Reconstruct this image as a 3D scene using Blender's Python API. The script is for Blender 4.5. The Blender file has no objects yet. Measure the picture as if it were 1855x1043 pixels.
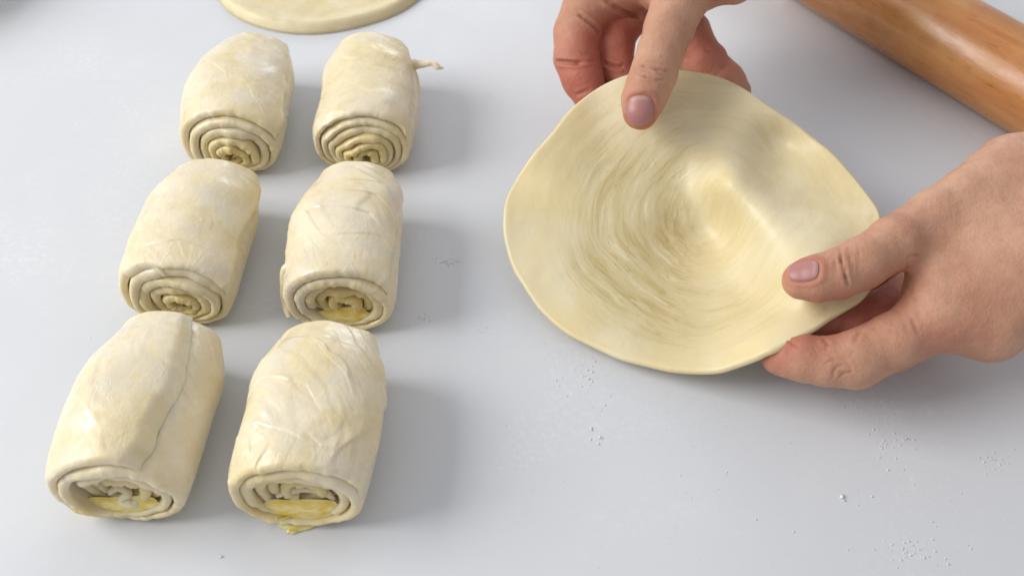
import bpy, math, random
import numpy as np
from mathutils import Vector, Matrix
random.seed(7); rng = np.random.default_rng(11)
scene = bpy.context.scene
col = scene.collection

# ------------------------------------------------------------------ camera
FOC = 1855.0; PITCH = math.radians(50); DIST = 0.42
CAM = np.array([0, -DIST*math.cos(PITCH), DIST*math.sin(PITCH)])
cF = np.array([0, math.cos(PITCH), -math.sin(PITCH)]); cR = np.array([1., 0, 0]); cU = np.array([0, math.sin(PITCH), math.cos(PITCH)])
cd = bpy.data.cameras.new('camera'); cam = bpy.data.objects.new('camera', cd); col.objects.link(cam)
cam.location = CAM; cam.rotation_euler = (math.radians(90)-PITCH, 0, 0)
cd.sensor_width = 36; cd.lens = 36*FOC/1855; cd.clip_start = 0.01; cd.clip_end = 50
cd.dof.use_dof = True; cd.dof.focus_distance = 0.385; cd.dof.aperture_fstop = 11.0
scene.camera = cam

def W(px, py, z):
    """a point of the place at height z, measured on the photograph"""
    px = np.asarray(px, float); py = np.asarray(py, float); z = np.asarray(z, float)
    d = cF + cR*((px-927.5)/FOC)[..., None] + cU*((521.5-py)/FOC)[..., None]
    return CAM + d*((z-CAM[2])/d[..., 2])[..., None]

# ------------------------------------------------------------------ light
world = bpy.data.worlds.new('World'); scene.world = world; world.use_nodes = True
bg = world.node_tree.nodes['Background']; bg.inputs[0].default_value = (0.95, 0.95, 1.0, 1); bg.inputs[1].default_value = 0.53
def lamp(name, loc, target, sx, sy, power, color):
    ld = bpy.data.lights.new(name, 'AREA'); ld.shape = 'RECTANGLE'; ld.size = sx; ld.size_y = sy
    ld.energy = power; ld.color = color
    o = bpy.data.objects.new(name, ld); col.objects.link(o); o.location = loc
    o.rotation_euler = (Vector(target)-Vector(loc)).to_track_quat('-Z', 'Y').to_euler()
    return o
lamp('window_light', (-1.55, 0.05, 1.05), (0, 0, 0), 1.25, 1.0, 34.0, (1.0, 0.99, 0.97))
lamp('far_window_light', (0.15, 1.5, 0.62), (0, 0, 0), 1.0, 0.5, 6.0, (0.92, 0.96, 1.0))
scene.view_settings.view_transform = 'Standard'; scene.view_settings.look = 'None'
scene.view_settings.exposure = 0.0; scene.view_settings.gamma = 1.0

# ------------------------------------------------------------------ helpers
def _hash(ix, iy, iz, seed):
    h = (ix*374761393 + iy*668265263 + iz*2147483647 + seed*974634777) & 0xffffffff
    h = ((h ^ (h >> 13))*1274126177) & 0xffffffff
    h = ((h ^ (h >> 16))*2246822519) & 0xffffffff
    return ((h ^ (h >> 15)) & 0xffffff)/float(0xffffff)*2-1
def noise(x, y, z, seed=0):
    x, y, z = np.broadcast_arrays(x, y, z)
    fx, fy, fz = np.floor(x), np.floor(y), np.floor(z)
    ix, iy, iz = fx.astype(np.int64), fy.astype(np.int64), fz.astype(np.int64)
    u, v, w = x-fx, y-fy, z-fz
    u = u*u*u*(u*(u*6-15)+10); v = v*v*v*(v*(v*6-15)+10); w = w*w*w*(w*(w*6-15)+10)
    r = 0
    for dx in (0, 1):
        for dy in (0, 1):
            for dz in (0, 1):
                r = r + _hash(ix+dx, iy+dy, iz+dz, seed)*(u if dx else 1-u)*(v if dy else 1-v)*(w if dz else 1-w)
    return r
def fbm(x, y, z, seed=0, o=3):
    r = 0; a = 1; s = 0
    for i in range(o):
        r = r+a*noise(x*2**i, y*2**i, z*2**i, seed+i*17); s += a; a *= .5
    return r/s
def sstep(a, b, x):
    t = np.clip((x-a)/(b-a), 0, 1); return t*t*(3-2*t)

def mesh_obj(name, V, Fq, mat, parent=None, attrs=None, smooth=True):
    me = bpy.data.meshes.new(name)
    V = np.ascontiguousarray(V, dtype=np.float32)
    if isinstance(Fq, np.ndarray):
        n, k = Fq.shape
        me.vertices.add(len(V)); me.vertices.foreach_set('co', V.ravel())
        me.loops.add(n*k); me.loops.foreach_set('vertex_index', np.ascontiguousarray(Fq, dtype=np.int32).ravel())
        me.polygons.add(n); me.polygons.foreach_set('loop_start', np.arange(n, dtype=np.int32)*k)
        me.update(calc_edges=True)
    else:
        me.from_pydata([tuple(v) for v in V], [], Fq)
    if smooth: me.polygons.foreach_set('use_smooth', np.ones(len(me.polygons), bool))
    if attrs:
        for an, av in attrs.items():
            av = np.ascontiguousarray(av, dtype=np.float32)
            if av.ndim == 1:
                a = me.attributes.new(an, 'FLOAT', 'POINT'); a.data.foreach_set('value', av)
            else:
                a = me.attributes.new(an, 'FLOAT_VECTOR', 'POINT'); a.data.foreach_set('vector', av.ravel())
    me.materials.append(mat)
    o = bpy.data.objects.new(name, me); col.objects.link(o)
    if parent: o.parent = parent
    return o
def grid_faces(n, m, wrap_m=False, flip=False):
    i = np.arange(n-1)[:, None]; j = np.arange(m if wrap_m else m-1)[None]
    j2 = (j+1) % m
    a = i*m+j; b = i*m+j2; c = (i+1)*m+j2; d = (i+1)*m+j
    f = np.stack([a, b, c, d], -1).reshape(-1, 4)
    return f[:, ::-1].copy() if flip else f
def tag(o, label=None, cat=None, group=None, kind=None):
    if label: o['label'] = label
    if cat: o['category'] = cat
    if group: o['group'] = group
    if kind: o['kind'] = kind
    return o
def empty(name, loc, rz=0):
    o = bpy.data.objects.new(name, None); col.objects.link(o); o.location = loc; o.rotation_euler = (0, 0, rz)
    o.empty_display_size = .01
    return o

# ------------------------------------------------------------------ materials
class NT:
    def __init__(s, name):
        s.m = bpy.data.materials.new(name); s.m.use_nodes = True; s.t = s.m.node_tree
        s.b = s.t.nodes['Principled BSDF']
    def n(s, typ, **kw):
        o = s.t.nodes.new(typ)
        for k, v in kw.items():
            if k.startswith('i_'):
                key = k[2:]; key = int(key) if key.isdigit() else key.replace('_', ' ')
                o.inputs[key].default_value = v
            else: setattr(o, k, v)
        return o
    def l(s, a, b): s.t.links.new(a, b)
    def noise(s, vec, scale, detail=4, rough=.55, dist=0):
        n = s.n('ShaderNodeTexNoise'); n.inputs['Scale'].default_value = scale; n.inputs['Detail'].default_value = detail
        n.inputs['Roughness'].default_value = rough; n.inputs['Distortion'].default_value = dist
        if vec is not None: s.l(vec, n.inputs['Vector'])
        return n.outputs[0]
    def ramp(s, v, stops):
        r = s.n('ShaderNodeValToRGB'); e = r.color_ramp.elements
        while len(e) < len(stops): e.new(.5)
        for q, (p, c) in zip(e, stops):
            q.position = p; q.color = (c, c, c, 1) if isinstance(c, (int, float)) else (*c, 1)
        s.l(v, r.inputs[0]); return r.outputs[0]
    def mix(s, f, a, b, mode='MIX'):
        m = s.n('ShaderNodeMix', data_type='RGBA', blend_type=mode)
        for sock, v in ((m.inputs[0], f), (m.inputs[6], a), (m.inputs[7], b)):
            if isinstance(v, (int, float)): sock.default_value = v
            elif isinstance(v, tuple): sock.default_value = (*v, 1)
            else: s.l(v, sock)
        return m.outputs[2]
    def math(s, op, a, b=0.0, c=None):
        m = s.n('ShaderNodeMath', operation=op)
        for sock, v in zip(m.inputs, (a, b, c)):
            if v is None: continue
            if isinstance(v, (int, float)): sock.default_value = v
            else: s.l(v, sock)
        return m.outputs[0]
    def bump(s, h, strength, dist, prev=None):
        b = s.n('ShaderNodeBump'); b.inputs['Strength'].default_value = strength; b.inputs['Distance'].default_value = dist
        s.l(h, b.inputs['Height'])
        if prev: s.l(prev, b.inputs['Normal'])
        return b.outputs[0]
    def objco(s): return s.n('ShaderNodeTexCoord').outputs['Object']
    def attr(s, name, vec=False):
        a = s.n('ShaderNodeAttribute', attribute_name=name); return a.outputs['Vector' if vec else 'Fac']
    def mapping(s, v, scale, loc=(0, 0, 0)):
        m = s.n('ShaderNodeMapping'); m.inputs['Scale'].default_value = scale; m.inputs['Location'].default_value = loc
        s.l(v, m.inputs['Vector']); return m.outputs[0]
    def set(s, **kw):
        for k, v in kw.items():
            k = k.replace('_', ' ')
            sock = s.b.inputs[k]
            if isinstance(v, (int, float, tuple)): sock.default_value = v if not (isinstance(v, tuple) and len(v) == 3 and k != 'Subsurface Radius') else (*v, 1)
            else: s.l(v, sock)

def dough_material(name, seed, c_dry, c_wet, film=0.5):
    t = NT(name); co = t.mapping(t.objco(), (1, 1, 1), (seed*.37, seed*.21, seed*.11))
    big = t.noise(co, 55, 3, .55, .6)
    fine = t.noise(co, 260, 5, .6, .4)
    base = t.mix(t.ramp(big, [(.38, 0), (.62, 1)]), c_dry, c_wet)
    base = t.mix(t.ramp(fine, [(.42, 0), (.7, .35)]), base, tuple(c*1.13 for c in c_dry))
    gy = t.ramp(t.noise(t.mapping(co, (1, 1, 1), (.7, .1, .3)), 48, 5, .65, .8), [(.50, 0), (.64, .75)])
    base = t.mix(gy, base, (.690, .630, .490))
    thin = t.attr('thin')
    base = t.mix(t.math('MULTIPLY', thin, .8), base, (0.70, 0.55, 0.20))
    t.set(Base_Color=base, Subsurface_Weight=.35, Subsurface_Radius=(1.0, .62, .28), Subsurface_Scale=.0035,
          Roughness=t.ramp(t.noise(co, 95, 4, .6), [(.35, .34), (.65, .58)]), IOR=1.45,
          Coat_Weight=t.ramp(t.noise(co, 60, 4, .6, .8), [(.44, 0.05), (.62, 1.0)]), Coat_Roughness=t.ramp(t.noise(co, 60, 4, .6, .8), [(.50, .40), (.64, .10)]))
    wr = t.noise(t.mapping(co, (1, .7, 1)), 170, 6, .6, .8)
    b = t.bump(wr, .35, .0009)
    for sc, sd in ((75, 0.0), (120, .31)):
        q = t.mapping(co, (1, .55, .8), (sd, sd*2, 0))
        ln = t.ramp(t.math('ABSOLUTE', t.math('SUBTRACT', t.noise(q, sc, 3, .5, .7), .5)), [(.0, 1), (.035, 0)])
        ln = t.math('MULTIPLY', ln, t.ramp(t.noise(t.mapping(co, (1, 1, 1), (sd, .5, .2)), 42, 2), [(.48, 0), (.62, 1)]))
        b = t.bump(ln, .22, .0005, b)
    b = t.bump(t.noise(co, 900, 3, .6), .3, .00025, b)
    t.set(Normal=b)
    return t.m

def oil_material():
    t = NT('butter_oil'); co = t.objco()
    t.set(Base_Color=t.mix(t.ramp(t.noise(t.mapping(co, (.35, 1, 1)), 320, 4, .6, .6), [(.38, 0), (.62, 1)]), (.86, .76, .36), (.76, .52, .05)), Roughness=.12, Subsurface_Weight=.5,
          Subsurface_Radius=(1., .7, .12), Subsurface_Scale=.004, Coat_Weight=.6, Coat_Roughness=.05)
    t.set(Normal=t.bump(t.noise(t.mapping(co, (.4, 1, 1)), 330, 4, .6), .8, .0016)); return t.m

def skin_material():
    t = NT('skin'); co = t.objco()
    blotch = t.noise(co, 60, 4, .6)
    base = t.mix(t.ramp(blotch, [(.36, 0), (.66, 1)]), (.580, .335, .215), (.475, .245, .155))
    flush_shade = t.attr('flush_shade')
    base = t.mix(t.math('MULTIPLY', flush_shade, .85), base, (.45, .120, .080))  # blood red of the skin, plus shade on the curled fingers put into the colour
    base = t.mix(t.math('MULTIPLY', t.attr('crease'), .6), base, (.30, .125, .075))
    frk = t.ramp(t.noise(co, 330, 2, .5), [(.62, 0), (.75, .3)])
    base = t.mix(frk, base, (.36, .18, .11))
    t.set(Base_Color=base, Subsurface_Weight=.20, Subsurface_Radius=(1.0, .34, .18), Subsurface_Scale=.003,
          Roughness=t.ramp(t.noise(co, 240, 3), [(.3, .42), (.7, .58)]), IOR=1.4)
    vor = t.n('ShaderNodeTexVoronoi', feature='DISTANCE_TO_EDGE'); vor.inputs['Scale'].default_value = 1100
    t.l(t.mix(.0018, co, t.noise(co, 500, 2)), vor.inputs['Vector'])
    b = t.bump(t.ramp(vor.outputs['Distance'], [(0, 0), (.25, 1)]), .28, .00012)
    b = t.bump(t.noise(co, 420, 5, .7), .7, .0007, b)
    b = t.bump(t.noise(t.mapping(co, (1, .35, 1)), 900, 4, .6, .5), .35, .0003, b)
    t.set(Normal=b); return t.m

def nail_material():
    t = NT('nail'); co = t.objco()
    base = t.mix(t.attr('lunula'), (.42, .190, .175), (.50, .28, .25))
    t.set(Base_Color=base, Roughness=.42, Subsurface_Weight=.25, Subsurface_Radius=(1, .4, .3), Subsurface_Scale=.002)
    t.set(Normal=t.bump(t.noise(co, 350, 3), .2, .0003)); return t.m

def table_material():
    t = NT('white_laminate'); co = t.objco()
    base = t.mix(t.ramp(t.noise(co, 6, 4, .6), [(.35, 0), (.65, 1)]), (.635, .655, .682), (.657, .671, .690))
    sm = t.ramp(t.noise(co, 24, 5, .65, .8), [(.56, 0), (.75, .22)])
    base = t.mix(sm, base, (.74, .735, .70))
    haze = t.math('MULTIPLY', t.ramp(t.noise(co, 11, 5, .7, .6), [(.50, 0), (.72, 1)]), t.ramp(t.noise(co, 420, 4, .7), [(.48, 0), (.62, .42)]))
    base = t.mix(haze, base, (.84, .84, .83))
    scr = t.ramp(t.noise(t.mapping(co, (1, .04, 1)), 260, 2, .5), [(.735, 0), (.76, .35)])
    scr2 = t.ramp(t.noise(t.mapping(co, (.05, 1, 1)), 230, 2, .5), [(.735, 0), (.76, .35)])
    base = t.mix(t.math('MAXIMUM', scr, scr2), base, (.62, .62, .61))
    t.set(Base_Color=base, Roughness=t.ramp(t.noise(co, 30, 5, .65), [(.35, .36), (.7, .52)]), IOR=1.45)
    t.set(Normal=t.bump(t.noise(co, 900, 3), .05, .0002)); return t.m

def wood_material():
    t = NT('varnished_wood'); co = t.objco()
    g = t.noise(t.mapping(co, (1, 1, .10)), 190, 7, .62, .6)
    base = t.mix(t.ramp(g, [(.30, 0), (.70, 1)]), (.42, .155, .038), (.58, .250, .075))
    pores = t.ramp(t.noise(t.mapping(co, (1, 1, .14)), 900, 3, .6), [(.60, 0), (.72, .55)])
    base = t.mix(pores, base, (.16, .06, .015))
    blot = t.ramp(t.noise(co, 38, 4, .6), [(.48, 0), (.72, .5)])
    base = t.mix(blot, base, (.62, .34, .12))
    t.set(Base_Color=base, Roughness=t.ramp(t.noise(t.mapping(co, (1, 1, .4)), 130, 5), [(.35, .24), (.65, .42)]), IOR=1.5, Coat_Weight=.35, Coat_Roughness=.3)
    b = t.bump(g, .12, .0005); b = t.bump(t.noise(t.mapping(co, (1, 1, .3)), 420, 4, .6), .3, .0004, b)
    t.set(Normal=b); return t.m

def plain(name, c, rough=.6, sss=0):
    t = NT(name); co = t.objco()
    t.set(Base_Color=t.mix(t.noise(co, 300, 3), c, tuple(x*.85 for x in c)), Roughness=rough)
    if sss: t.set(Subsurface_Weight=sss, Subsurface_Radius=(1., .7, .4), Subsurface_Scale=.001)
    return t.m

DRY = (.770, .685, .505); WET = (.725, .610, .365)
M_OIL = oil_material(); M_SKIN = skin_material(); M_NAIL = nail_material(); M_TABLE = table_material(); M_WOOD = wood_material()
M_FLOUR = plain('flour', (.82, .81, .77), .8, .2)

# ------------------------------------------------------------------ the table top
s = .9; th = .03
bx = [(-s, -s, -th), (s, -s, -th), (s, s, -th), (-s, s, -th), (-s, -s, 0), (s, -s, 0), (s, s, 0), (-s, s, 0)]
tb = mesh_obj('table_top', bx, [(3, 2, 1, 0), (4, 5, 6, 7), (0, 1, 5, 4), (1, 2, 6, 5), (2, 3, 7, 6), (3, 0, 4, 7)], M_TABLE, smooth=False)
tag(tb, 'white laminate table top under the dough', kind='structure')

# ------------------------------------------------------------------ dough rolls
def crease_h(S, Y, line, amp, w1, w0=.0005):
    """a fold: sharp drop on one side of a polyline, slow decay on the other. S, Y: metres on the surface"""
    best = np.full(S.shape, 1e9); sd = np.zeros(S.shape); along = np.zeros(S.shape)
    L = np.array(line, float); n = len(L)-1
    for k in range(n):
        a, b = L[k], L[k+1]; d = b-a; l2 = (d**2).sum()+1e-12
        t = np.clip(((S-a[0])*d[0]+(Y-a[1])*d[1])/l2, 0, 1)
        dx = S-a[0]-t*d[0]; dy = Y-a[1]-t*d[1]; dist = np.hypot(dx, dy)
        sg = np.sign(d[0]*dy-d[1]*dx)
        m = dist < best
        best = np.where(m, dist, best); sd = np.where(m, sg*dist, sd); along = np.where(m, (k+t)/n, along)
    fade = sstep(0, .18, along)*sstep(1, .82, along)
    h = np.where(sd > 0, np.exp(-sd/w1), 0)*sstep(-w0, w0, sd) + np.where(sd <= 0, 0, 0)
    return amp*.6*fade*h*np.clip(.75+.6*noise(S*90, Y*90, 4, 3), .1, 1.3)

def roll(i, loc, rz, half_w, half_h, length, mat, recess, sgn, phi_end, nturn, pitch, cr, wr_amp, wr_dir, label, seed, slant=.0035, taper=.05, wob=1.0, oil=None, strips=()):
    """loc: middle of the front end on the table; the roll runs away along +Y"""
    root = empty('dough_roll', loc, rz); tag(root, label, 'dough roll', 'rolled up dough pieces in two columns')
    a, b, L = half_w, half_h, length
    th_end = nturn*2*math.pi
    hth = pitch*.5*.93
    rec_r = np.array([r for r, _ in recess]); rec_d = np.array([d for _, d in recess])
    def place(rho, phi, Y, yn):
        # phi: 0 = +X, pi/2 = top
        c, s_ = np.cos(phi), np.sin(phi)
        tf = np.clip(Y/L, 0, 1)
        shoulder = 1 - taper*(sstep(.010, -.002, Y))**1.5 - .25*(sstep(L-.024, L+.003, Y))**1.6
        shoulder = shoulder*(1+.035*np.sin(tf*math.pi)+.02*noise(tf*2.2, seed, 0, seed))
        r = rho*shoulder
        sq = np.where(s_ < 0, np.abs(s_)**.75*-1, s_)
        x = a*r*np.sign(c)*np.abs(c)**1.0
        cz = b*.985 - (1-np.clip(rho, 0, 1))*b*.36*np.clip(1-Y/.02, 0, 1)
        z = cz + b*r*sq
        x = x + .0016*noise(tf*2+3, seed, 1, seed)
        zmin = .0006 + np.clip(1-rho, 0, 1)*b*.5
        k = .0016; z = zmin+.5*((z-zmin)+np.sqrt((z-zmin)**2+k*k))-k*.25
        return x, Y, z
    def yfront(rho, th, phi):
        base = np.interp(rho, rec_r, rec_d)
        base = base + slant*(.5+.5*np.sin(phi))*rho**1.5
        return base + wob*(.0011*noise(th*.9, seed, 2, seed)+.0006*noise(th*2.7, seed, 5, seed)+.00025*noise(th*9, seed, 5, seed))
    def yback(rho, th, phi):
        return L - (1-rho)*.004 + .0016*noise(th*.9, seed, 7, seed)
    def build(name, t0, t1fun, nu, nv_out, detail):
        # v profile: inner mid -> front lip -> outer -> back lip -> inner mid
        lip = np.linspace(-math.pi/2, math.pi/2, 9)
        vs = []
        for q in np.linspace(.5, .04, 5): vs.append((q, -1, 0))
        for q in lip: vs.append((0, math.sin(q), math.cos(q)))
        for q in np.linspace(0, 1, nv_out+2)[1:-1]: vs.append((q, 1, 0))
        for q in lip[::-1]: vs.append((1, math.sin(q), -math.cos(q)))
        for q in np.linspace(.96, .5, 5): vs.append((q, -1, 0))
        vs = np.array(vs); nv = len(vs)
        u = np.linspace(0, 1, nu)[:, None]; Q = vs[None, :, 0]; SD = vs[None, :, 1]; LP = vs[None, :, 2]
        th = t0 + u*(t1fun(Q)-t0)
        th = np.broadcast_to(th, (nu, nv))
        phi = phi_end + sgn*(th_end-th)
        rho_c = 1 - hth - pitch*(th_end-th)/(2*math.pi)
        inn = np.clip((1-rho_c)*2.2, 0, 1)
        rho_c = rho_c + inn*(.014*noise(th*.8, seed, 3.3, seed)+.055*noise(np.cos(phi)*1.3, np.sin(phi)*1.3, seed*3.1, seed+40))
        rho_c = np.maximum(rho_c, .03)
        # thin towards the free outer end
        endd = (t1fun(Q)-th)
        thin = sstep(0, .35, endd)*.86+.14 if detail else np.ones_like(th)
        h = hth*thin*(1 if detail else (1.02+.20*noise(th*1.3, 8, seed, seed)))
        yf = yfront(rho_c, th, phi); yb = yback(rho_c, th, phi)
        Y = yf + (yb-yf)*Q - LP*.0016
        if detail:
            h = h*np.sqrt(np.clip(1-(1-np.clip(endd/.06, 0, 1))**2, .0004, 1))
            w = sstep(.55, .05, endd)
            rho = (1-w)*(rho_c-(hth-h)) + w*(rho_c-pitch+hth*1.0+h) + SD*h
        else:
            rho = rho_c - (hth-h) + SD*h
        x, y, z = place(rho, phi, Y, Q)
        P = np.stack([x, y, z], -1)
        dz = np.zeros((nu, nv))
        if detail:
            # arc coordinate from the top, metres; positive to the right
            ph = np.mod(phi-math.pi/2+math.pi, 2*math.pi)-math.pi
            S = -ph*(a+b)/2
            out = (SD > .4)*1.0
            dz += .0009*fbm(S*60, Y*45, seed*1.7, seed, 2)
            ca, sa = math.cos(wr_dir), math.sin(wr_dir)
            if wr_dir > 1.5:
                A = -np.hypot(S+.026, (Y-.004)*.9); B = np.arctan2(Y-.004, S+.026)*.03
            else:
                A = S*ca+Y*sa; B = -S*sa+Y*ca
            wv = A*135 + 1.1*noise(S*38, Y*38, 3, seed+5) + .35*noise(S*120, Y*120, 3, seed+9)
            fr = wv-np.floor(wv)
            saw = sstep(0, .24, fr)*(1-fr)
            msk = np.clip((.65 if wr_dir > 1.5 else .35)+.9*noise(S*55, Y*48, 9, seed+2), 0, 1)*np.clip(.5+noise(np.floor(wv)*1.7, B*60, 1, seed+4), 0, 1)
            dz += wr_amp*saw*msk
            dz += .00022*fbm(A*420, B*150, 2, seed+21, 2)*np.clip(.1+1.6*noise(S*60, Y*60, 11, seed), 0, 1)
            for ln, amp, w1 in cr:
                Ls = [(p[0]*a*1.35, p[1]*L) for p in ln]
                dz += crease_h(S+.0014*noise(Y*75, S*75, 0, seed), Y+.0012*noise(Y*75, S*75, 5, seed), Ls, amp*.62, w1*3)
            dz = dz*out
            nx = np.cos(phi)/a; nz = np.sin(phi)/b; nn = np.hypot(nx, nz)
            up = sstep(0, .006, z)
            P[..., 0] += dz*nx/nn*up; P[..., 2] += dz*nz/nn*up
        thinattr = np.clip(.5*sstep(.004, -.003, Y)*(SD*0+1)*(.6+.8*noise(th*1.5, 2, seed, seed)), 0, 1)*.5 + np.clip((.62-rho_c)*2.2, 0, .8)*sstep(.02, 0, Y)
        thinattr = thinattr + .55*np.clip(noise(P[..., 0]*45, P[..., 1]*45, P[..., 2]*45, seed+3)-.15, 0, 1) + .35*sstep(.016, .003, P[..., 2])
        Fc = grid_faces(nu, nv, flip=(sgn > 0))
        return mesh_obj(name, P.reshape(-1, 3), Fc, mat, root, {'thin': np.clip(thinattr, 0, 1).ravel()})
    # wrap starts hidden underneath
    X = (-math.pi/2 - phi_end)*sgn % (2*math.pi)
    t_split = th_end - X - (2*math.pi if X < 4.5 else 0)
    edge = lambda Q: th_end + .10*np.sin(Q*5+seed)+.05*noise(Q*9, seed, 0, seed)
    build('outer_wrap', t_split, edge, 520, 200, True)
    build('coiled_dough', 0.25, lambda Q: t_split+0*Q, 300, 16, False)
    if oil:
        # pool of melted butter lying in the hollow of the coil
        (ox, oz, ow, oh, oy) = oil
        n, m = 14, 48
        V = [];
        for r in np.linspace(0, 1, n):
            for k in range(m):
                q = 2*math.pi*k/m; rr = r*(1+.08*math.sin(3*q+seed)+.06*math.sin(5*q+2)+.04*math.sin(9*q+seed))
                V.append((ox+ow*rr*math.cos(q), oy-.0012*(1-r*r)-oh*.35*(-rr*math.sin(q)), oz+oh*rr*math.sin(q)))
        mesh_obj('butter_pool', V, grid_faces(n, m, True), M_OIL, root)
    return root

TS = math.radians
flatrec = [(0, -.002), (.3, -.003), (.6, -.002), (.8, -.001), (1, 0)]
def mk(seed): return dough_material('dough', seed, DRY, WET, .55)
rolls = []
# column left (far, middle, near), column right (far, middle, near)
rolls.append(roll(0, (-.1245, .0680, 0), TS(-1), .0256, .0182, .063, mk(1), [(0, -.001), (.25, -.0035), (.45, -.002), (.7, -.001), (1, .0005)], 1, TS(14), 5.2, .165,
     [([(-.75, .80), (-.2, .52), (.2, .32), (.52, -.02)], .0011, .004), ([(.4, .9), (.75, .6), (.9, .2)], .0008, .003)], .0005, .9,
     'smooth dough roll with one thin diagonal seam, far end of the left column', 1))
rolls.append(roll(1, (-.0645, .0685, 0), TS(1), .0242, .0180, .062, mk(2), [(0, -.004), (.3, -.0035), (.6, -.002), (.8, -.001), (1, .0)], 1, TS(20), 5.6, .150,
     [([(-.35, .45), (0, .22), (.35, .08)], .0010, .003), ([(.1, .98), (.55, .75), (.8, .3), (.85, 0)], .0012, .003), ([(.35, 1), (.8, .8), (1.0, .5)], .0012, .003)], .0006, 1.0,
     'dough roll with a thin wisp of dough sticking out at its right, far right column', 2, oil=None))
rolls.append(roll(2, (-.1285, -.0190, 0), TS(-3), .0256, .0185, .062, mk(3), [(0, .0015), (.25, .0), (.5, -.001), (.75, -.0008), (1, .0008)], 1, TS(10), 5.0, .165,
     [([(-1.0, .10), (-.6, .16), (-.35, .02)], .0016, .003), ([(.2, 1.0), (.7, .85), (1.0, .5)], .0012, .003), ([(-.35, .16), (.1, .22), (.5, .12)], .0008, .004)], .00035, .8,
     'plump dough roll with a smooth greyish top, middle of the left column', 3, oil=(.001, .0085, .0072, .0030, .0004)))
rolls.append(roll(3, (-.0655, -.0225, 0), TS(-1), .0245, .0186, .063, mk(4), [(0, .0035), (.3, .003), (.5, .0055), (.56, .001), (.8, -.0004), (1, .001)], 1, TS(15), 4.6, .175,
     [([(-1.0, .28), (-.5, .36), (0, .30), (.5, .34), (.8, .1)], .0014, .003), ([(-1.0, .44), (-.3, .55), (.3, .5), (.75, .25)], .0011, .004), ([(-.2, .66), (.3, .68), (.75, .45), (.8, .1)], .0010, .003),
      ([(-.1, .80), (.4, .80), (.9, .55)], .0009, .003)], .0008, 1.9,
     'wrinkled dough roll with an open ring of yellow butter, middle of the right column', 4, oil=(.0005, .0070, .0125, .0046, .0014)))
rolls.append(roll(4, (-.1300, -.1045, 0), TS(-3), .0262, .0190, .0655, mk(5), [(0, .003), (.2, .0035), (.40, .0055), (.50, .0060), (.58, .0010), (.8, -.0004), (1, .0008)], 1, TS(52), 4.3, .165,
     [([(-.6, .45), (-.35, .4), (-.15, .22), (-.25, 0)], .0009, .004), ([(-.55, .28), (-.3, .26), (-.15, .2)], .0009, .002)], .0004, .5,
     'smooth dough roll with butter pooled in its open end, near end of the left column', 5, oil=(-.001, .0068, .0145, .0048, .0016)))
rolls.append(roll(5, (-.0695, -.1055, 0), TS(-2), .0260, .0190, .062, mk(6), [(0, .005), (.3, .005), (.45, .0075), (.52, .0030), (.75, .0), (1, .001)], 1, TS(10), 4.7, .160,
     [([(-.9, .26), (-.4, .30), (-.1, .2), (.1, .14)], .0014, .004), ([(-.9, .5), (-.5, .6), (0, .52), (.3, .2)], .0008, .004), ([(-.5, .86), (-.1, .84), (.3, .6), (.5, .3)], .0006, .003),
      ([(0, .84), (.5, .78), (.9, .5)], .0006, .003), ([(.05, .2), (.2, .13), (.35, .12)], .0012, .0015)], .0007, 2.0,
     'blistered wrinkled dough roll with butter dripping from its end, near end of the right column', 6, oil=(-.001, .0068, .0145, .0050, .0014)))

# ------------------------------------------------------------------ sheets of dough
def tps(pts):
    P = np.array(pts, float); n = len(P); xy = P[:, :2]/1000
    def U(r2): return .5*r2*np.log(r2+1e-12)
    d2 = ((xy[:, None]-xy[None])**2).sum(-1)
    K = U(d2)+np.eye(n)*1.2e-4; A = np.zeros((n+3, n+3)); A[:n, :n] = K; A[:n, n] = 1; A[:n, n+1:] = xy; A[n, :n] = 1; A[n+1:, :n] = xy.T
    w = np.linalg.solve(A, np.r_[P[:, 2], 0, 0, 0])
    def f(x, y):
        q = np.stack([np.asarray(x, float)/1000, np.asarray(y, float)/1000], -1)
        r = w[n]+q[..., 0]*w[n+1]+q[..., 1]*w[n+2]
        for i in range(n): r = r + w[i]*U(((q-xy[i])**2).sum(-1))
        return r
    return f
def closed_spline(pts, n):
    P = np.array(pts, float); m = len(P); t = np.linspace(0, m, n, endpoint=False); i = t.astype(int); u = (t-i)[:, None]
    p0, p1, p2, p3 = P[(i-1) % m], P[i], P[(i+1) % m], P[(i+2) % m]
    return .5*((2*p1)+(-p0+p2)*u+(2*p0-5*p1+4*p2-p3)*u*u+(-p0+3*p1-3*p2+p3)*u**3)

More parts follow.
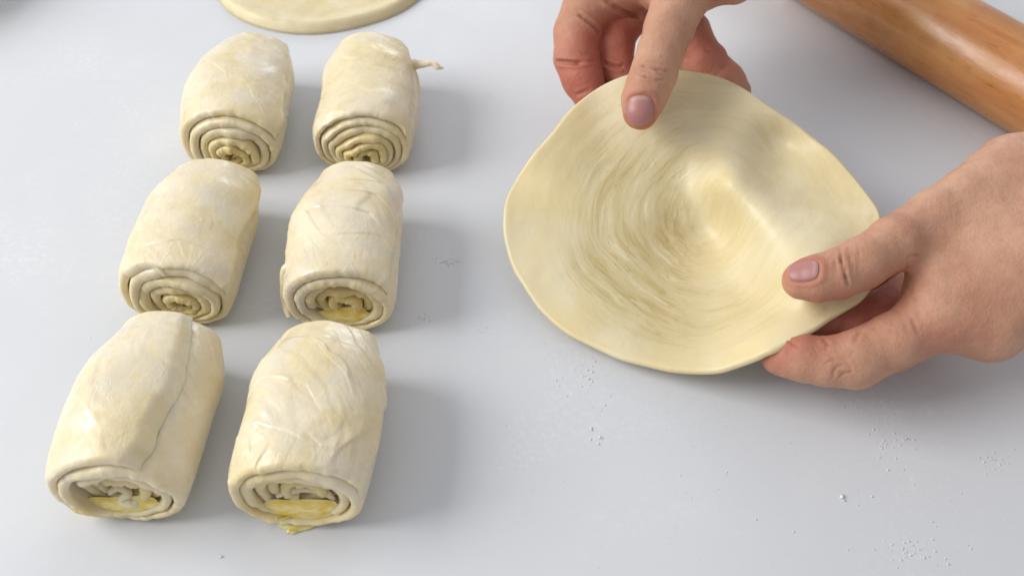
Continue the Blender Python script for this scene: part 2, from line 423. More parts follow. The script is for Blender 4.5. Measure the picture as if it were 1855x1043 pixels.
def sheet_material(name, seed, swirl):
    t = NT(name); co = t.objco(); sw = t.attr('swirl', True) if swirl else t.mapping(co, (1, 1, 1), (seed, 0, 0))
    streak = t.noise(sw, 1.0 if swirl else 60, 6, .6, .25)
    big = t.noise(co, 26, 3, .5, .5)
    base = t.mix(t.ramp(big, [(.38, 0), (.62, 1)]), (.770, .690, .470), (.725, .612, .345))
    k = t.attr('work_shade') if swirl else .5
    base = t.mix(t.math('MULTIPLY', k, .75), base, (.620, .520, .290))  # oily tan dough, with shade in the left bowl put into the colour
    base = t.mix(t.math('MULTIPLY', t.ramp(streak, [(.50, 0), (.66, .8)]), k), base, (.530, .415, .180))
    base = t.mix(t.math('MULTIPLY', t.ramp(streak, [(.30, .8), (.44, 0)]), k), base, (.79, .73, .53))
    t.set(Base_Color=base, Subsurface_Weight=.35, Subsurface_Radius=(1.0, .66, .28), Subsurface_Scale=.003,
          Roughness=t.ramp(t.noise(co, 80, 4), [(.35, .40), (.65, .60)]), Coat_Weight=.12, Coat_Roughness=.3)
    if swirl:
        fine = t.math('ABSOLUTE', t.math('SUBTRACT', t.noise(t.mapping(sw, (2.1, 1.2, 1.2)), 1.0, 3, .5, .4), .5))
        fl = t.math('MULTIPLY', t.ramp(fine, [(0, 1), (.024, 0)]), t.math('MULTIPLY', k, t.ramp(t.noise(co, 50, 2), [(.46, 0), (.60, 1)])))
        base = t.mix(t.math('MULTIPLY', fl, .8), base, (.46, .36, .14)); t.set(Base_Color=base)
    b = t.bump(t.noise(co, 230, 5, .6, .5), .3, .0007)
    if swirl: b = t.bump(fl, -.6, .0006, b)
    if swirl: b = t.bump(t.math('MULTIPLY', streak, k), .3, .001, b)
    t.set(Normal=b); return t.m

RIM = [(1225,128,.046),(1290,138,.046),(1345,162,.045),(1400,203,.043),(1450,240,.040),(1500,276,.038),(1535,312,.037),(1566,350,.037),(1589,388,.037),
       (1597,430,.037),(1592,480,.036),(1576,518,.035),(1550,545,.033),(1500,574,.031),(1440,606,.030),(1390,631,.0285),(1340,655,.020),(1290,666,.013),(1220,664,.009),(1160,652,.007),(1100,632,.006),
       (1040,603,.006),(990,565,.0065),(955,520,.0085),(930,470,.011),(917,420,.0145),(918,375,.018),(935,330,.021),(965,285,.028),(1005,240,.034),(1040,198,.039),(1080,165,.041),(1130,140,.045),(1180,129,.046)]
INNER = [(1160,200,.0420),(1240,200,.0415),(1330,215,.0405),(1090,235,.0345),(1060,300,.0265),(1150,300,.0270),(1250,300,.0285),(1010,340,.0225),(980,400,.0160),(1080,380,.0190),(1180,380,.0195),(1265,380,.0180),(975,460,.0120),
         (1080,450,.0130),(1200,450,.0125),(1300,460,.0140),(1080,530,.0090),(1200,530,.0085),(1300,540,.0120),(1180,600,.0070),(1300,610,.0120),(1360,540,.0175),(1340,320,.0310),(1400,400,.0300),
         (1375,260,.0345),(1425,300,.0320),(1480,345,.0325),(1540,395,.0345),(1450,440,.0330),(1520,450,.0355),(1450,508,.0350),(1500,520,.0342),(1420,560,.0265),(1500,560,.0305)]
fz0 = tps(RIM+INNER)
def fz(x, y):
    # the dough pushed up by a finger from below: a rounded bulge that runs out towards the right hand, a hollow behind it
    ax, ay, bx_, by_ = 1322., 332., 1470., 452.
    dx, dy = bx_-ax, by_-ay; l2 = dx*dx+dy*dy
    t = np.clip(((x-ax)*dx+(y-ay)*dy)/l2, 0, 1)
    d = np.hypot(x-ax-t*dx, y-ay-t*dy)
    z = fz0(x, y) + .0108*(1-.5*t)*np.exp(-(d/(50+26*t))**2.2)
    z = z - .0050*np.exp(-(((x-1412)/48)**2+((y-268)/42)**2)) - .0030*np.exp(-(((x-1290)/42)**2+((y-425)/36)**2))
    return z
def held_sheet():
    nth, nr = 640, 200
    R = closed_spline([(p[0], p[1]) for p in RIM], nth)
    R = R + (np.array([1255, 400])-R)/np.linalg.norm(np.array([1255, 400])-R, axis=1)[:, None]*(1.6*noise(np.arange(nth)*40/nth, 0, 0, 3)*np.sin(np.linspace(0, math.pi, nth)))[:, None]*1.5
    c = np.array([1255., 400.])
    sv = np.linspace(0, 1, nr)**.85
    PX = c[0]+(R[:, 0]-c[0])[None]*sv[:, None]; PY = c[1]+(R[:, 1]-c[1])[None]*sv[:, None]
    Z = fz(PX, PY)
    Zs = sum(fz(PX+20*math.cos(q), PY+20*math.sin(q)) for q in np.linspace(0, 2*math.pi, 10, endpoint=False))/10*.5+sum(fz(PX+10*math.cos(q), PY+10*math.sin(q)) for q in np.linspace(0, 2*math.pi, 6, endpoint=False))/6*.5
    wz = sstep(.95, .75, sv)[:, None]; Z = Z*(1-wz)+Zs*wz
    Z = Z+.0007*sstep(.6, 1, sv)[:, None]*noise(np.cos(np.linspace(0, 2*math.pi, nth, endpoint=False))*4, np.sin(np.linspace(0, 2*math.pi, nth, endpoint=False))*4, 0, 22)[None]
    P = W(PX, PY, Z)
    # swirl coordinates about the middle of the dough, in the plane of the sheet
    c0 = W(1290, 395, .015)
    X, Y = P[..., 0]-c0[0], P[..., 1]-c0[1]
    ang = np.arctan2(Y, X); rr = np.hypot(X*1.0, Y*1.05)+1e-5
    lr = rr*(1+.12*np.sin(ang+.6)) + .0040*noise(X*32, Y*32, 1, 5) + .0009*noise(X*90, Y*90, 1, 15)
    sw = np.stack([lr*300, np.cos(ang)*1.7+rr*30, np.sin(ang)*1.7], -1)
    work_shade = sstep(.078, .052, rr)*(.30+.70*sstep(.5, -.3, np.cos(ang-.6)))*np.clip(.75+1.0*noise(X*30, Y*30, 0, 8), .12, 1)
    streak = fbm(sw[..., 0]*1.1, sw[..., 1], sw[..., 2], 31, 3)
    gate = np.clip(-.15+1.9*noise(lr*95, np.cos(ang)*1.3, np.sin(ang)*1.3, 77), 0, 1)
    ridged = 1-np.abs(streak)*5
    h = .55*work_shade*(-.00045*np.clip(ridged, 0, 1)*gate+.00032*streak*(.4+gate)) + .0006*fbm(X*45, Y*45, 2, 12, 3)
    P[..., 2] += h*sstep(1, .93, sv)[:, None]
    # thickness profile: thick body, rounded rim
    thick = (.0026+.0005*noise(np.arange(nth)*14/nth, 0, 5, 3)[:, None])
    N = np.zeros_like(P)
    du = np.roll(P, -1, 1)-np.roll(P, 1, 1); dv = np.gradient(P, axis=0)
    N = np.cross(du, dv); N /= np.linalg.norm(N, axis=-1)[..., None]+1e-12
    N *= np.sign(N[40:, :, 2].mean()); N[:4] = N[4]
    rimdir = P[-1]-P[-4]; rimdir /= np.linalg.norm(rimdir, axis=-1)[:, None]
    lip = []
    nl = 10; r = thick/2
    for k in range(1, nl):
        q = math.pi*k/nl
        lip.append(P[-1]-N[-1]*r*(1-math.cos(q))+rimdir*r*math.sin(q)*.9)
    bot = P[::-4]-N[::-4]*thick
    allP = np.concatenate([P, np.array(lip), bot], 0)
    # pull the last millimetre of the top down into the rounded rim
    rows = allP.shape[0]
    def ext(a): return np.concatenate([a, np.repeat(a[-1:], len(lip), 0), a[::-4]], 0)
    V = allP.reshape(-1, 3)
    F = grid_faces(rows, nth, True)
    o = mesh_obj('dough_sheet', V, F, sheet_material('swirled_dough', 2, True), None,
                 {'swirl': ext(sw).reshape(-1, 3), 'work_shade': ext(work_shade).ravel()})
    tag(o, 'rolled out round dough sheet with swirl marks, lifted and held by both hands', 'dough sheet')
    me = o.data
    return o
sheet = held_sheet()

def flat_sheet():
    nth, nr = 420, 70
    a = np.linspace(0, 2*math.pi, nth, endpoint=False)
    front = W(566, 62, 0.0); ry = .062; rx = .064; c = front+np.array([0, ry, 0])
    s = (np.linspace(0, 1, nr))[:, None]
    rr = 1+.018*np.sin(3*a+1)+.010*noise(np.cos(a)*3, np.sin(a)*3, 0, 4)
    X = s*rx*np.cos(a)*rr; Y = s*ry*np.sin(a)*rr
    t = .0048
    prof = t*np.sqrt(np.clip(1-sstep(.90, 1.0, s)**2, 0, 1))*(1-.28*sstep(.93, .80, s))
    Z = prof+.0009*fbm(X*60, Y*60, 0, 5, 3)*sstep(1, .93, s)+.0004
    P = np.stack([X, Y, Z+0*X], -1)
    Pb = P[-1:].copy(); Pb[..., 2] = .0002; Pb[..., :2] *= .985
    V = np.concatenate([P, Pb], 0)
    o = mesh_obj('dough_sheet', V.reshape(-1, 3), grid_faces(nr+1, nth, True), sheet_material('resting_dough', 5, False))
    o.location = (c[0], c[1], 0)
    tag(o, 'flat dough sheet lying on the table behind the rolls, cut off by the top edge', 'dough sheet')
flat_sheet()

# ------------------------------------------------------------------ rolling pin
def rolling_pin():
    r = .0215
    # axis lies on the table, read off the two long edges of the pin
    A = W(1600, 0, r); B = W(1855, 150, r)
    d = (B-A)/np.linalg.norm(B-A)
    half = .125
    mid = (A+B)/2 + d*.03
    root = empty('rolling_pin', (mid[0], mid[1], 0)); tag(root, 'varnished wooden rolling pin lying at the upper right corner', 'rolling pin')
    def lathe(name, prof, parent, mat):
        m = 96; V = []
        for (x, rr) in prof:
            for k in range(m):
                q = 2*math.pi*k/m; V.append((rr*math.cos(q), rr*math.sin(q), x))
        n = len(prof); F = [tuple(f) for f in grid_faces(n, m, True)]
        F += [tuple(range(m-1, -1, -1)), tuple((n-1)*m+k for k in range(m))]
        o = mesh_obj(name, V, F, mat, parent)
        o.rotation_euler = Vector(d).to_track_quat('Z', 'Y').to_euler(); o.location = (0, 0, r)
        return o
    prof = [(-half, r*.80), (-half+.001, r*.9), (-half+.003, r*.98)]+[(x, r*(1+.006*math.sin(x*40))) for x in np.linspace(-half+.006, half-.006, 50)]+[(half-.003, r*.98), (half-.001, r*.9), (half, r*.80)]
    lathe('barrel', prof, root, M_WOOD)
    for sgn in (-1, 1):
        hp = [(sgn*(half+x), rr) for x, rr in ((.0005, .006), (.004, .006), (.006, .009), (.02, .012), (.05, .0135), (.075, .012), (.088, .010), (.093, .006), (.095, .002))]
        if sgn < 0: hp = hp[::-1]
        lathe('handle', hp, root, M_WOOD)
rolling_pin()

# ------------------------------------------------------------------ small pieces of dough on the rolls
def path_tube(name, pts, rad, mat, parent, flat=1.0, n=60, m=16, seed=1, updir=(0, 0, 1)):
    P = np.array(pts, float); k = len(P); t = np.linspace(0, k-1, n); i = np.clip(t.astype(int), 0, k-2); u = (t-i)[:, None]
    g = lambda j: P[np.clip(j, 0, k-1)]
    p0, p1, p2, p3 = g(i-1), g(i), g(i+1), g(i+2)
    C = .5*((2*p1)+(-p0+p2)*u+(2*p0-5*p1+4*p2-p3)*u*u+(-p0+3*p1-3*p2+p3)*u**3)
    R = np.interp(t, np.arange(k), rad)
    T = np.gradient(C, axis=0); T /= np.linalg.norm(T, axis=1)[:, None]
    up = np.array(updir, float); A = np.cross(T, up); A /= np.linalg.norm(A, axis=1)[:, None]+1e-9; Bn = np.cross(A, T)
    q = np.linspace(0, 2*math.pi, m, endpoint=False)
    V = C[:, None]+R[:, None, None]*(A[:, None]*np.cos(q)[None, :, None]*flat+Bn[:, None]*np.sin(q)[None, :, None])
    V = V+.12*R[:, None, None]*noise(V[..., 0]*600, V[..., 1]*600, V[..., 2]*600, seed)[..., None]
    F = [tuple(f) for f in grid_faces(n, m, True)]+[tuple(range(m)), tuple((n-1)*m+j for j in range(m-1, -1, -1))]
    return mesh_obj(name, V.reshape(-1, 3), F, mat, parent)
def local(root, px, py, z):
    w = W(px, py, z); w = w-np.array(root.location); c, s_ = math.cos(-root.rotation_euler[2]), math.sin(-root.rotation_euler[2])
    return (w[0]*c-w[1]*s_, w[0]*s_+w[1]*c, w[2])
far_l, far_r, mid_l, mid_r, near_l, near_r = rolls
dm = bpy.data.materials['dough']
path_tube('dough_wisp', [local(far_r, 732, 120, .020), local(far_r, 762, 117, .024), local(far_r, 784, 115, .025), local(far_r, 793, 122, .024), local(far_r, 803, 124, .023)],
          [.0030, .0015, .0009, .0011, .0003], dm, far_r, 1.5)
path_tube('dough_flap', [local(mid_r, 524, 575, .005), local(mid_r, 517, 545, .009), local(mid_r, 515, 510, .018), local(mid_r, 517, 488, .024), local(mid_r, 527, 484, .025), local(mid_r, 530, 498, .022)],
          [.0012, .0020, .0022, .0019, .0015, .0004], dm, mid_r, .8, updir=(.6, -.7, .1))
path_tube('dough_flap', [local(mid_l, 236, 498, .024), local(mid_l, 250, 482, .028), local(mid_l, 270, 477, .031), local(mid_l, 290, 486, .031), local(mid_l, 300, 500, .029)],
          [.0006, .0020, .0022, .0018, .0005], dm, mid_l, 1.0, updir=(0, -1, .4))
# crumpled ends of the innermost turns
for root, pts in ((near_l, [(196, 893, .012), (215, 882, .013), (232, 893, .012), (222, 905, .010), (240, 912, .009), (256, 900, .010)]),
                  (near_r, [(500, 898, .012), (530, 886, .013), (560, 884, .013), (590, 892, .012), (606, 905, .010)]),
                  (mid_l, [(292, 545, .012), (305, 534, .014), (325, 530, .014), (345, 534, .013), (360, 548, .011), (362, 560, .009)]),
                  (far_l, [(378, 276, .010), (388, 264, .012), (402, 266, .012), (404, 276, .010), (392, 282, .009)])):
    path_tube('crumpled_core', [local(root, *p) for p in pts], [.0008]+[.0015]*(len(pts)-2)+[.0006], dm, root, 1.1, updir=(0, -1, .5))
# butter that has run out onto the table
def drip(root, pts, rad):
    o = path_tube('butter_drip', [local(root, *p) for p in pts], rad, M_OIL, root, 2.3, n=40, m=20)
    return o
drip(near_r, [(528, 925, .0040), (532, 936, .0022), (531, 948, .0006), (529, 957, .0004), (524, 966, .0003)], [.0024, .0019, .0013, .0013, .0004])
drip(near_r, [(498, 930, .0022), (515, 942, .0008), (535, 947, .0006), (560, 946, .0006), (585, 938, .0016)], [.0004, .0012, .0015, .0011, .0003])
drip(mid_r, [(560, 575, .003), (590, 586, .0022), (620, 588, .002), (645, 582, .002)], [.0005, .0010, .0010, .0004])

# ------------------------------------------------------------------ small bowl just outside the upper left corner
def bowl():
    root = empty('small_bowl', (-.3350, .2120, 0)); tag(root, 'small yellowish brown bowl barely showing in the upper left corner', 'bowl')
    prof = [(0, .0035), (.02, .0035), (.03, .006), (.040, .014), (.046, .026), (.0485, .036), (.0495, .0375), (.0508, .036), (.049, .026), (.043, .012), (.033, .002), (.024, .0005), (0, .0005)]
    m = 96; V = [(r*math.cos(2*math.pi*k/m), r*math.sin(2*math.pi*k/m), z) for r, z in prof for k in range(m)]
    mesh_obj('bowl_shell', V, grid_faces(len(prof), m, True), plain('brown_glaze', (.42, .30, .07), .3), root)
bowl()

# ------------------------------------------------------------------ flour and crumbs on the table
def specks():
    base = []
    for (cx, cy, sx, sy, n, r0, r1) in ((1068, 675, 8, 16, 14, .12, .32), (1090, 735, 12, 14, 6, .12, .3), (1020, 695, 10, 14, 4, .1, .25), (1250, 760, 60, 28, 110, .05, .13), (1180, 800, 70, 30, 40, .05, .12),
                                      (1575, 740, 28, 14, 40, .09, .26), (1600, 800, 10, 22, 12, .12, .3), (1635, 797, 14, 10, 10, .14, .34), (1795, 835, 22, 14, 16, .12, .32), (1660, 1000, 40, 16, 26, .12, .3),
                                      (1640, 860, 30, 20, 8, .1, .26), (1320, 800, 90, 50, 40, .05, .12), (1080, 790, 10, 10, 3, .2, .4), (1500, 840, 160, 80, 30, .06, .2), (1300, 930, 220, 70, 50, .05, .15),
                                      (770, 575, 6, 5, 7, .12, .3), (812, 474, 14, 3, 26, .1, .26), (770, 315, 26, 10, 5, .1, .2), (875, 597, 10, 5, 8, .08, .2), (1780, 920, 60, 60, 16, .06, .2), (900, 760, 60, 60, 12, .05, .14), (400, 1008, 3, 2, 3, .2, .4),
                                      (140, 800, 120, 160, 14, .05, .14), (820, 900, 90, 90, 14, .05, .14)):
        for _ in range(int(n*1.5)): base.append((cx+rng.normal()*sx, cy+rng.normal()*sy, rng.uniform(r0, r1)*1.2))
    base += [(1525, 900, .85), (1528, 906, .5), (1553, 914, .3), (1579, 899, .35), (1608, 851, .42), (1071, 775, .35), (1086, 792, .45), (1316, 855, .3), (1232, 861, .28), (1369, 940, .3), (1437, 963, .34), (1688, 945, .34), (1752, 987, .3), (917, 770, .22), (402, 1008, .5), (770, 576, .4)]
    ico = [(0, 0, 1), (.89, 0, .45), (.28, .85, .45), (-.72, .53, .45), (-.72, -.53, .45), (.28, -.85, .45), (.72, .53, -.45), (-.28, .85, -.45), (-.89, 0, -.45), (-.28, -.85, -.45), (.72, -.53, -.45), (0, 0, -1)]
    tri = [(0,1,2),(0,2,3),(0,3,4),(0,4,5),(0,5,1),(1,6,2),(2,7,3),(3,8,4),(4,9,5),(5,10,1),(6,7,2),(7,8,3),(8,9,4),(9,10,5),(10,6,1),(6,11,7),(7,11,8),(8,11,9),(9,11,10),(10,11,6)]
    V, F = [], []
    ico = np.array(ico)
    for (px, py, r) in base:
        w = W(px, py, 0.0); q = ico*(1+rng.uniform(-.3, .3, (12, 1)))*r/1000*np.array([rng.uniform(.7, 1.3), rng.uniform(.7, 1.3), .7])
        n = len(V); V += [tuple(w+v+np.array([0, 0, r*.00055])) for v in q]; F += [(a+n, b+n, c+n) for a, b, c in tri]
    o = mesh_obj('flour_specks', V, F, M_FLOUR, smooth=True)
    tag(o, 'white flour dust and tiny dough crumbs scattered over the bare table', kind='stuff')
specks()
hair = path_tube('stray_hair', [tuple(W(618, 946, .0003)), tuple(W(622, 941, .0012)), tuple(W(632, 936, .0004))], [.00012, .00014, .0001], plain('dark_hair', (.05, .035, .02), .5), None, n=12, m=6)
tag(hair, 'tiny dark bristle on the table at the foot of the near right roll', 'hair')

# ------------------------------------------------------------------ hands
def smin(a, b, k):
    h = np.clip(.5+.5*(b-a)/k, 0, 1); return b+(a-b)*h-k*h*(1-h)
def d_cone(P, a, b, ra, rb):
    ab = b-a; t = np.clip(((P-a)@ab)/(ab@ab), 0, 1)
    return np.linalg.norm(P-a-t[..., None]*ab, axis=-1)-(ra+(rb-ra)*t)
def d_tri(P, A, B, C, ra, rb, rc):
    ba, cb, ac = B-A, C-B, A-C; pa, pb, pc = P-A, P-B, P-C; n = np.cross(ba, ac)
    ins = (np.sign(pa@np.cross(ba, n))+np.sign(pb@np.cross(cb, n))+np.sign(pc@np.cross(ac, n))) < 2
    def seg(e, p): return ((p-np.clip((p@e)/(e@e), 0, 1)[..., None]*e)**2).sum(-1)
    de = np.minimum(np.minimum(seg(ba, pa), seg(cb, pb)), seg(ac, pc)); dp = (pa@n)**2/(n@n)
    d = np.sqrt(np.where(ins, de, dp))
    # thickness varies over the plate
    T = np.stack([ba, -ac], -1); M = np.linalg.pinv(T); uv = pa@M.T
    u, v = np.clip(uv[..., 0], 0, 1), np.clip(uv[..., 1], 0, 1); s = np.maximum(u+v, 1); u, v = u/s, v/s
    return d-(ra*(1-u-v)+rb*u+rc*v)
def pt(p): return W(p[0], p[1], p[2])
class Hand:
    def __init__(s, palm, fingers, kweb=.005, kfin=.0022):
        s.palm = [[np.array(pt(q)) for q in tri]+[q[3]/1000 for q in tri] for tri in palm]
        s.f = [[(np.array(pt(q)), q[3]/1000) for q in f] for f in fingers]
        s.kweb, s.kfin = kweb, kfin
    def prims(s, P):
        palm = None
        for t in s.palm:
            d = d_tri(P, *t); palm = d if palm is None else smin(palm, d, .006)
        out = palm
        fd = []
        for f in s.f:
            dd = None
            for (a, ra), (b, rb) in zip(f[:-1], f[1:]):
                d = d_cone(P, a, b, ra, rb); dd = d if dd is None else smin(dd, d, s.kfin)
            fd.append(dd)
        for d in fd: out = np.minimum(out, smin(palm, d, s.kweb))
        return out
def surface_nets(fun, lo, hi, h):
    n = np.ceil((hi-lo)/h).astype(int)+1
    ax = [lo[i]+h*np.arange(n[i]) for i in range(3)]
    # exact distances only in the blocks the surface passes through
    B = 8; nb = -(-n//B); half = h*(B-1)/2
    cc = np.stack(np.meshgrid(*[lo[i]+h*(np.arange(nb[i])*B)+half for i in range(3)], indexing='ij'), -1)
    Dc = fun(cc)
    D = np.repeat(np.repeat(np.repeat(Dc.astype(np.float32), B, 0), B, 1), B, 2)
    blk = np.argwhere(np.abs(Dc) < half*1.75*1.35+.0025)
    off = np.stack(np.meshgrid(*[np.arange(B)]*3, indexing='ij'), -1).reshape(-1, 3)
    for i in range(0, len(blk), 400):
        I = (blk[i:i+400, None]*B+off[None]).reshape(-1, 3)
        D[tuple(I.T)] = fun(lo+I*h)
    D = D[:n[0], :n[1], :n[2]]
    S = D < 0
    c = [S[i:n[0]-1+i, j:n[1]-1+j, k:n[2]-1+k] for i in (0, 1) for j in (0, 1) for k in (0, 1)]
    tot = sum(x.astype(np.int8) for x in c); act = (tot > 0) & (tot < 8)
    idx = -np.ones(act.shape, int); ids = np.argwhere(act); idx[act] = np.arange(len(ids))
    acc = np.zeros((len(ids), 3)); cnt = np.zeros(len(ids))
    cor = [(i, j, k) for i in (0, 1) for j in (0, 1) for k in (0, 1)]
    for p in cor:
        for a in range(3):
            if p[a]: continue
            q = list(p); q[a] = 1
            dp = D[tuple((ids+p).T)]; dq = D[tuple((ids+q).T)]
            m = (dp < 0) != (dq < 0); t = np.where(m, dp/(dp-dq+1e-20), 0)
            v = np.array(p, float)[None]+np.eye(3)[a][None]*t[:, None]
            acc += v*m[:, None]; cnt += m
    V = lo+(ids+acc/cnt[:, None])*h
    F = []
    for a in range(3):
        b, c2 = (a+1) % 3, (a+2) % 3
        sl0 = [slice(None)]*3; sl1 = [slice(None)]*3; sl0[a] = slice(0, -1); sl1[a] = slice(1, None)
        e = np.argwhere(S[tuple(sl0)] != S[tuple(sl1)])
        e = e[(e[:, b] > 0) & (e[:, c2] > 0) & (e[:, b] < n[b]-1) & (e[:, c2] < n[c2]-1)]
        neg = S[tuple(e.T)]
        ob = np.eye(3, dtype=int)[b]; oc = np.eye(3, dtype=int)[c2]
        q = np.stack([idx[tuple((e-ob-oc).T)], idx[tuple((e-oc).T)], idx[tuple(e.T)], idx[tuple((e-ob).T)]], -1)
        q = np.where(neg[:, None], q, q[:, ::-1]); F.append(q)
    F = np.concatenate(F); F = F[(F >= 0).all(1)]
    return V, F
def grad(fun, V, e=2e-4):
    g = np.stack([fun(V+np.eye(3)[a]*e)-fun(V-np.eye(3)[a]*e) for a in range(3)], -1)
    return g/(np.linalg.norm(g, axis=-1)[..., None]+1e-12)
def seg_dist(V, pts):
    best = np.full(len(V), 1e9); al = np.zeros(len(V))
    for k in range(len(pts)-1):
        a, b = pts[k], pts[k+1]; ab = b-a; t = np.clip(((V-a)@ab)/(ab@ab+1e-15), 0, 1)
        d = np.linalg.norm(V-a-t[:, None]*ab, axis=1); m = d < best
        best = np.where(m, d, best); al = np.where(m, (k+t)/(len(pts)-1), al)
    return best, al
def build_hand(label, hand, lo, hi, creases, flush_shades, nail, h=.0007):
    fun = hand.prims
    ends = [(q[k], q[3+k]) for q in hand.palm for k in range(3)]+[q for f in hand.f for q in f]
    lo = np.maximum(lo, np.min([p-r for p, r in ends], 0)-.003); hi = np.minimum(hi, np.max([p+r for p, r in ends], 0)+.003)
    V, F = surface_nets(fun, lo, hi, h)
    for _ in range(2):
        V = V - grad(fun, V)*fun(V)[:, None]
    N = grad(fun, V)
    toC = CAM-V; toC /= np.linalg.norm(toC, axis=1)[:, None]
    crease = np.zeros(len(V)); disp = .00045*fbm(V[:, 0]*110, V[:, 1]*110, V[:, 2]*110, 5, 3)
    for line, depth, width in creases:
        # the line is read off the photograph; drop each point on the skin along its line of sight
        L = []
        for (px, py) in line:
            d = W(px, py, 0.0)-CAM; d /= np.linalg.norm(d); t = .28
            for _ in range(60): t += float(fun((CAM+d*t)[None])[0])*.9
            L.append(CAM+d*t)
        dist, al = seg_dist(V, L)
        g = (.85+.4*noise(V[:, 0]*420, V[:, 1]*420, V[:, 2]*420, 31))*np.exp(-(dist/(width*.85/1000))**2)*sstep(0, .15, al)*sstep(1, .85, al)
        disp -= g*depth/1000; disp += .35*depth/1000*np.exp(-((dist-width*.0019)/(width*.0009))**2)*sstep(0, .15, al)*sstep(1, .85, al)
        crease = np.maximum(crease, g*min(.8, depth))
    flush_shade = .04+.22*np.clip(fbm(V[:, 0]*60, V[:, 1]*60, V[:, 2]*60, 9, 2), -1, 1)
    for (p, r, k) in flush_shades:
        c = np.array(pt(p)); flush_shade = flush_shade + k*np.exp(-(np.linalg.norm(V-c, axis=1)/(r/1000))**2)
    nl = None
    if nail:
        ctr, axp, hw, hl = nail   # pixel of nail centre, pixel towards the finger tip, half width, half length (mm)
        def drop(px, py):
            d = W(px, py, 0.0)-CAM; d /= np.linalg.norm(d); t = .28
            for _ in range(80): t += float(fun((CAM+d*t)[None])[0])*.9
            return CAM+d*t
        c = drop(*ctr); tip = drop(*axp)
        n = grad(fun, c[None])[0]; ax = tip-c; ax -= n*(ax@n); ax /= np.linalg.norm(ax); sd = np.cross(ax, n)
        q = V-c; u = (q@sd)/(hw/1000); v = (q@ax)/(hl/1000); w = q@n
        sup = (np.abs(u)**3+np.abs(v)**3)**(1/3)
        near = np.exp(-(np.maximum(np.abs(w)-.002, 0)/.003)**2)
        ring = np.exp(-((sup-1.05)/.10)**2)*near*(sstep(1.15, .5, v))
        disp += -.00055*ring + .0004*np.exp(-((sup-1.32)/.14)**2)*near*sstep(1.0, .3, v) - .0003*(sup < 1)*near
        crease = np.maximum(crease, ring*.55)
        flush_shade += .5*np.exp(-((sup-1.15)/.3)**2)*near
        m1, m2 = 36, 48
        s = np.linspace(0, 1, m1)[:, None]; a = np.linspace(0, 2*math.pi, m2, endpoint=False)[None]
        ca, sa = np.cos(a), np.sin(a); rad = 1/(np.abs(ca)**2.6+np.abs(sa)**2.6)**(1/2.6)
        U = s*ca*rad; Vv = s*sa*rad
        base = c+U[..., None]*sd*hw/1000+Vv[..., None]*ax*hl/1000+n*.002
        for _ in range(50): base = base-n*(fun(base)*.9)[..., None]
        edge = sstep(1, .86, s)+0*a
        base = base+n*((.00028*edge-.00030+.00012*sstep(.6, 1, Vv))[..., None])
        nl = (base.reshape(-1, 3), grid_faces(m1, m2, True), (sstep(-.55, -.8, Vv)*.9+sstep(.86, .97, Vv)*.9).ravel())
    V = V+N*disp[:, None]
    o = mesh_obj('hand', V, F, M_SKIN, None, {'crease': crease, 'flush_shade': np.clip(flush_shade, 0, 1)})
    tag(o, label, 'hand', 'hands holding the dough sheet')
    if nl: mesh_obj('thumbnail', nl[0], nl[1], M_NAIL, o, {'lunula': nl[2]})
    return o

# hand from the right: (px, py, height, radius in mm)
R_palm = [[(1700,425,.046,11),(1830,318,.050,14),(1930,480,.045,20)],
          [(1700,425,.046,11),(1700,560,.036,11),(1930,480,.045,20)],
          [(1700,560,.036,11),(1795,590,.033,13),(1930,480,.045,20)],
          [(1830,318,.050,14),(1990,330,.052,22),(1930,480,.045,20)],
          [(1990,330,.052,22),(2050,420,.052,22),(1930,480,.045,20)]]
R_fing = [[(1840,335,.050,15),(1760,365,.050,12.5),(1690,398,.050,10.5),(1620,440,.0500,9.6),(1560,478,.0490,9.0),(1520,495,.0475,8.6),(1480,504,.0462,8.0),(1451,508,.0448,6.9)],
          [(1800,560,.036,13),(1700,575,.034,11.8),(1620,618,.030,10.0),(1548,652,.0255,10.2),(1500,655,.024,8.9),(1455,648,.0235,8.4),(1425,644,.0220,7.6),(1409,643,.0212,6.4)],
          [(1740,520,.030,11),(1660,535,.024,9.5),(1590,572,.020,9.0),(1540,590,.019,8.5),(1470,588,.0195,7.8),(1440,585,.0195,7.0)],
          [(1740,500,.026,11),(1660,505,.018,9.5),(1590,530,.014,8.8),(1520,550,.0135,8.0),(1460,548,.0135,7.2)]]
right_hand = Hand(R_palm, R_fing)
RC = [([(1500,470),(1510,462),(1520,452)], .3, .4), ([(1560,600),(1552,612),(1548,622)], .5, .8), ([(1522,448),(1524,470),(1532,500),(1537,522)], 1.0, .6), ([(1536,446),(1541,470),(1546,496)], .5, .5), ([(1512,460),(1512,475),(1516,492)], .35, .45),
      ([(1554,444),(1556,462),(1558,480)], .3, .45),
      ([(1492,662),(1500,655),(1512,652)], .35, .5), ([(1505,675),(1516,664),(1530,660)], .4, .5), ([(1515,688),(1528,676),(1545,672)], .4, .5),
      ([(1490,640),(1505,645),(1515,655)], .3, .5), ([(1530,650),(1540,664),(1545,680)], .3, .6), ([(1500,690),(1510,680),(1512,668)], .3, .5),
      ([(1640,468),(1652,463),(1672,462)], .5, .7), ([(1648,520),(1660,545),(1668,580)], .25, .9), ([(1620,560),(1640,590),(1650,615)], .22, .9), ([(1632,552),(1655,582),(1664,610)], .22, .7),
      ([(1645,470),(1640,488),(1648,512)], .5, .8),
      ([(1490,612),(1500,622),(1496,636)], .5, .8), ([(1428,612),(1436,622),(1450,628)], .4, .7)]
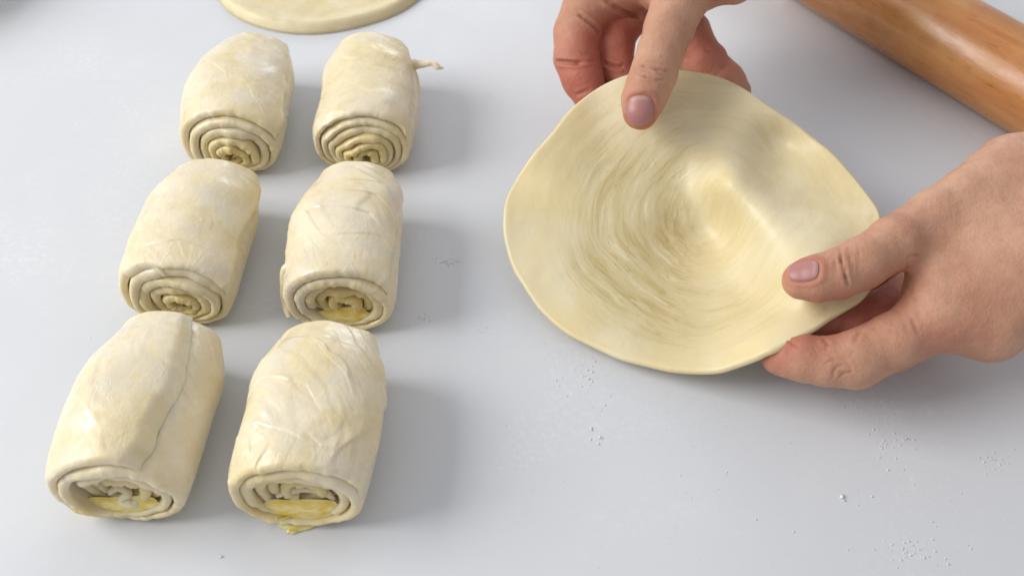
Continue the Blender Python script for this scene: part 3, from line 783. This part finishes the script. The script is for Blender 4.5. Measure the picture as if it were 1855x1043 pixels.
RFL = [((1445,515,.040), 11, .6), ((1500,530,.040), 12, .45), ((1400,640,.022), 10, .7), ((1450,625,.026), 11, .45), ((1540,600,.02), 16, .8), ((1590,540,.018), 18, .9), ((1600,500,.040), 12, .35), ((1700,620,.035), 16, .2)]
build_hand('hand reaching in from the right edge, thumb on the dough sheet and fingers beneath it', right_hand,
           np.array([-9, -9, .001]), np.array([.225, .2, .2]), RC, RFL, ((1453,488), (1428,491), 4.0, 5.4), h=.0007)

L_palm = [[(1225,-30,.068,14),(1420,-120,.080,16),(1330,-30,.072,9)],
          [(1225,-30,.068,14),(1420,-120,.080,16),(1200,-160,.075,17)],
          [(1225,-30,.068,14),(1150,-55,.062,13),(1200,-160,.075,17)]]
L_fing = [[(1260,-70,.072,15),(1235,-10,.070,12.2),(1212,50,.0655,10.2),(1198,92,.062,9.4),(1185,132,.0585,9.3),(1174,160,.0555,8.9),(1165,182,.0535,8.4),(1160,203,.0518,7.2)],
          [(1190,-80,.060,13),(1125,-15,.056,11.5),(1062,18,.050,11.0),(1046,60,.045,10.4),(1044,105,.040,9.9),(1054,140,.0355,9.0),(1070,178,.0300,7.6)],
          [(1200,-60,.054,12),(1150,20,.046,10),(1118,50,.041,9.6),(1110,90,.037,9.2),(1114,125,.033,8.6),(1135,165,.029,7.5)],
          [(1240,-50,.052,12),(1225,30,.046,10),(1250,62,.042,9.4),(1262,82,.0395,8.4),(1284,110,.037,8.0),(1296,130,.0345,6.4)],
          [(1220,-40,.046,11),(1205,40,.038,9.5),(1235,85,.035,8.8),(1272,112,.034,8.6),(1298,128,.033,7.4),(1318,146,.032,7.4),(1336,166,.030,6.0)]]
left_hand = Hand(L_palm, L_fing)
LC = [([(1090,112),(1104,118),(1120,122),(1130,122)], 1.2, .9), ([(1143,119),(1165,120),(1190,127),(1214,131)], 1.0, .6), ([(1150,131),(1170,140),(1190,146),(1206,144)], .75, .5), ([(1148,125),(1170,131),(1200,138)], .4, .4), ([(1155,113),(1180,112),(1205,118)], .35, .5), ([(1160,145),(1180,150),(1200,148)], .25, .45),
      ([(1005,111),(1022,113),(1044,115),(1080,113)], 1.6, .9), ([(1042,172),(1052,170),(1070,162)], .6, .8), ([(1045,26),(1062,36),(1078,50),(1088,66)], 1.6, 1.0),
      ([(1090,-4),(1115,14),(1142,26),(1165,34)], 1.6, 1.1), ([(1276,88),(1284,92),(1292,90)], .5, .9), ([(1302,120),(1312,124),(1318,118)], .5, .9)]
LFL = [((1060,150,.035), 14, .95), ((1045,100,.04), 14, .6), ((1070,180,.033), 12, .5), ((1110,100,.037), 18, 1.1), ((1160,220,.045), 9, .7), ((1140,195,.048), 8, .4), ((1280,100,.04), 22, .8), ((1055,50,.045), 10, .2), ((1130,30,.05), 14, .3)]
build_hand('hand coming down from the top edge, thumb pressing the far rim of the dough', left_hand,
           np.array([-9, -9, .001]), np.array([.4, .275, .2]), LC, LFL, ((1159,199), (1159,222), 5.3, 5.7), h=.0007)
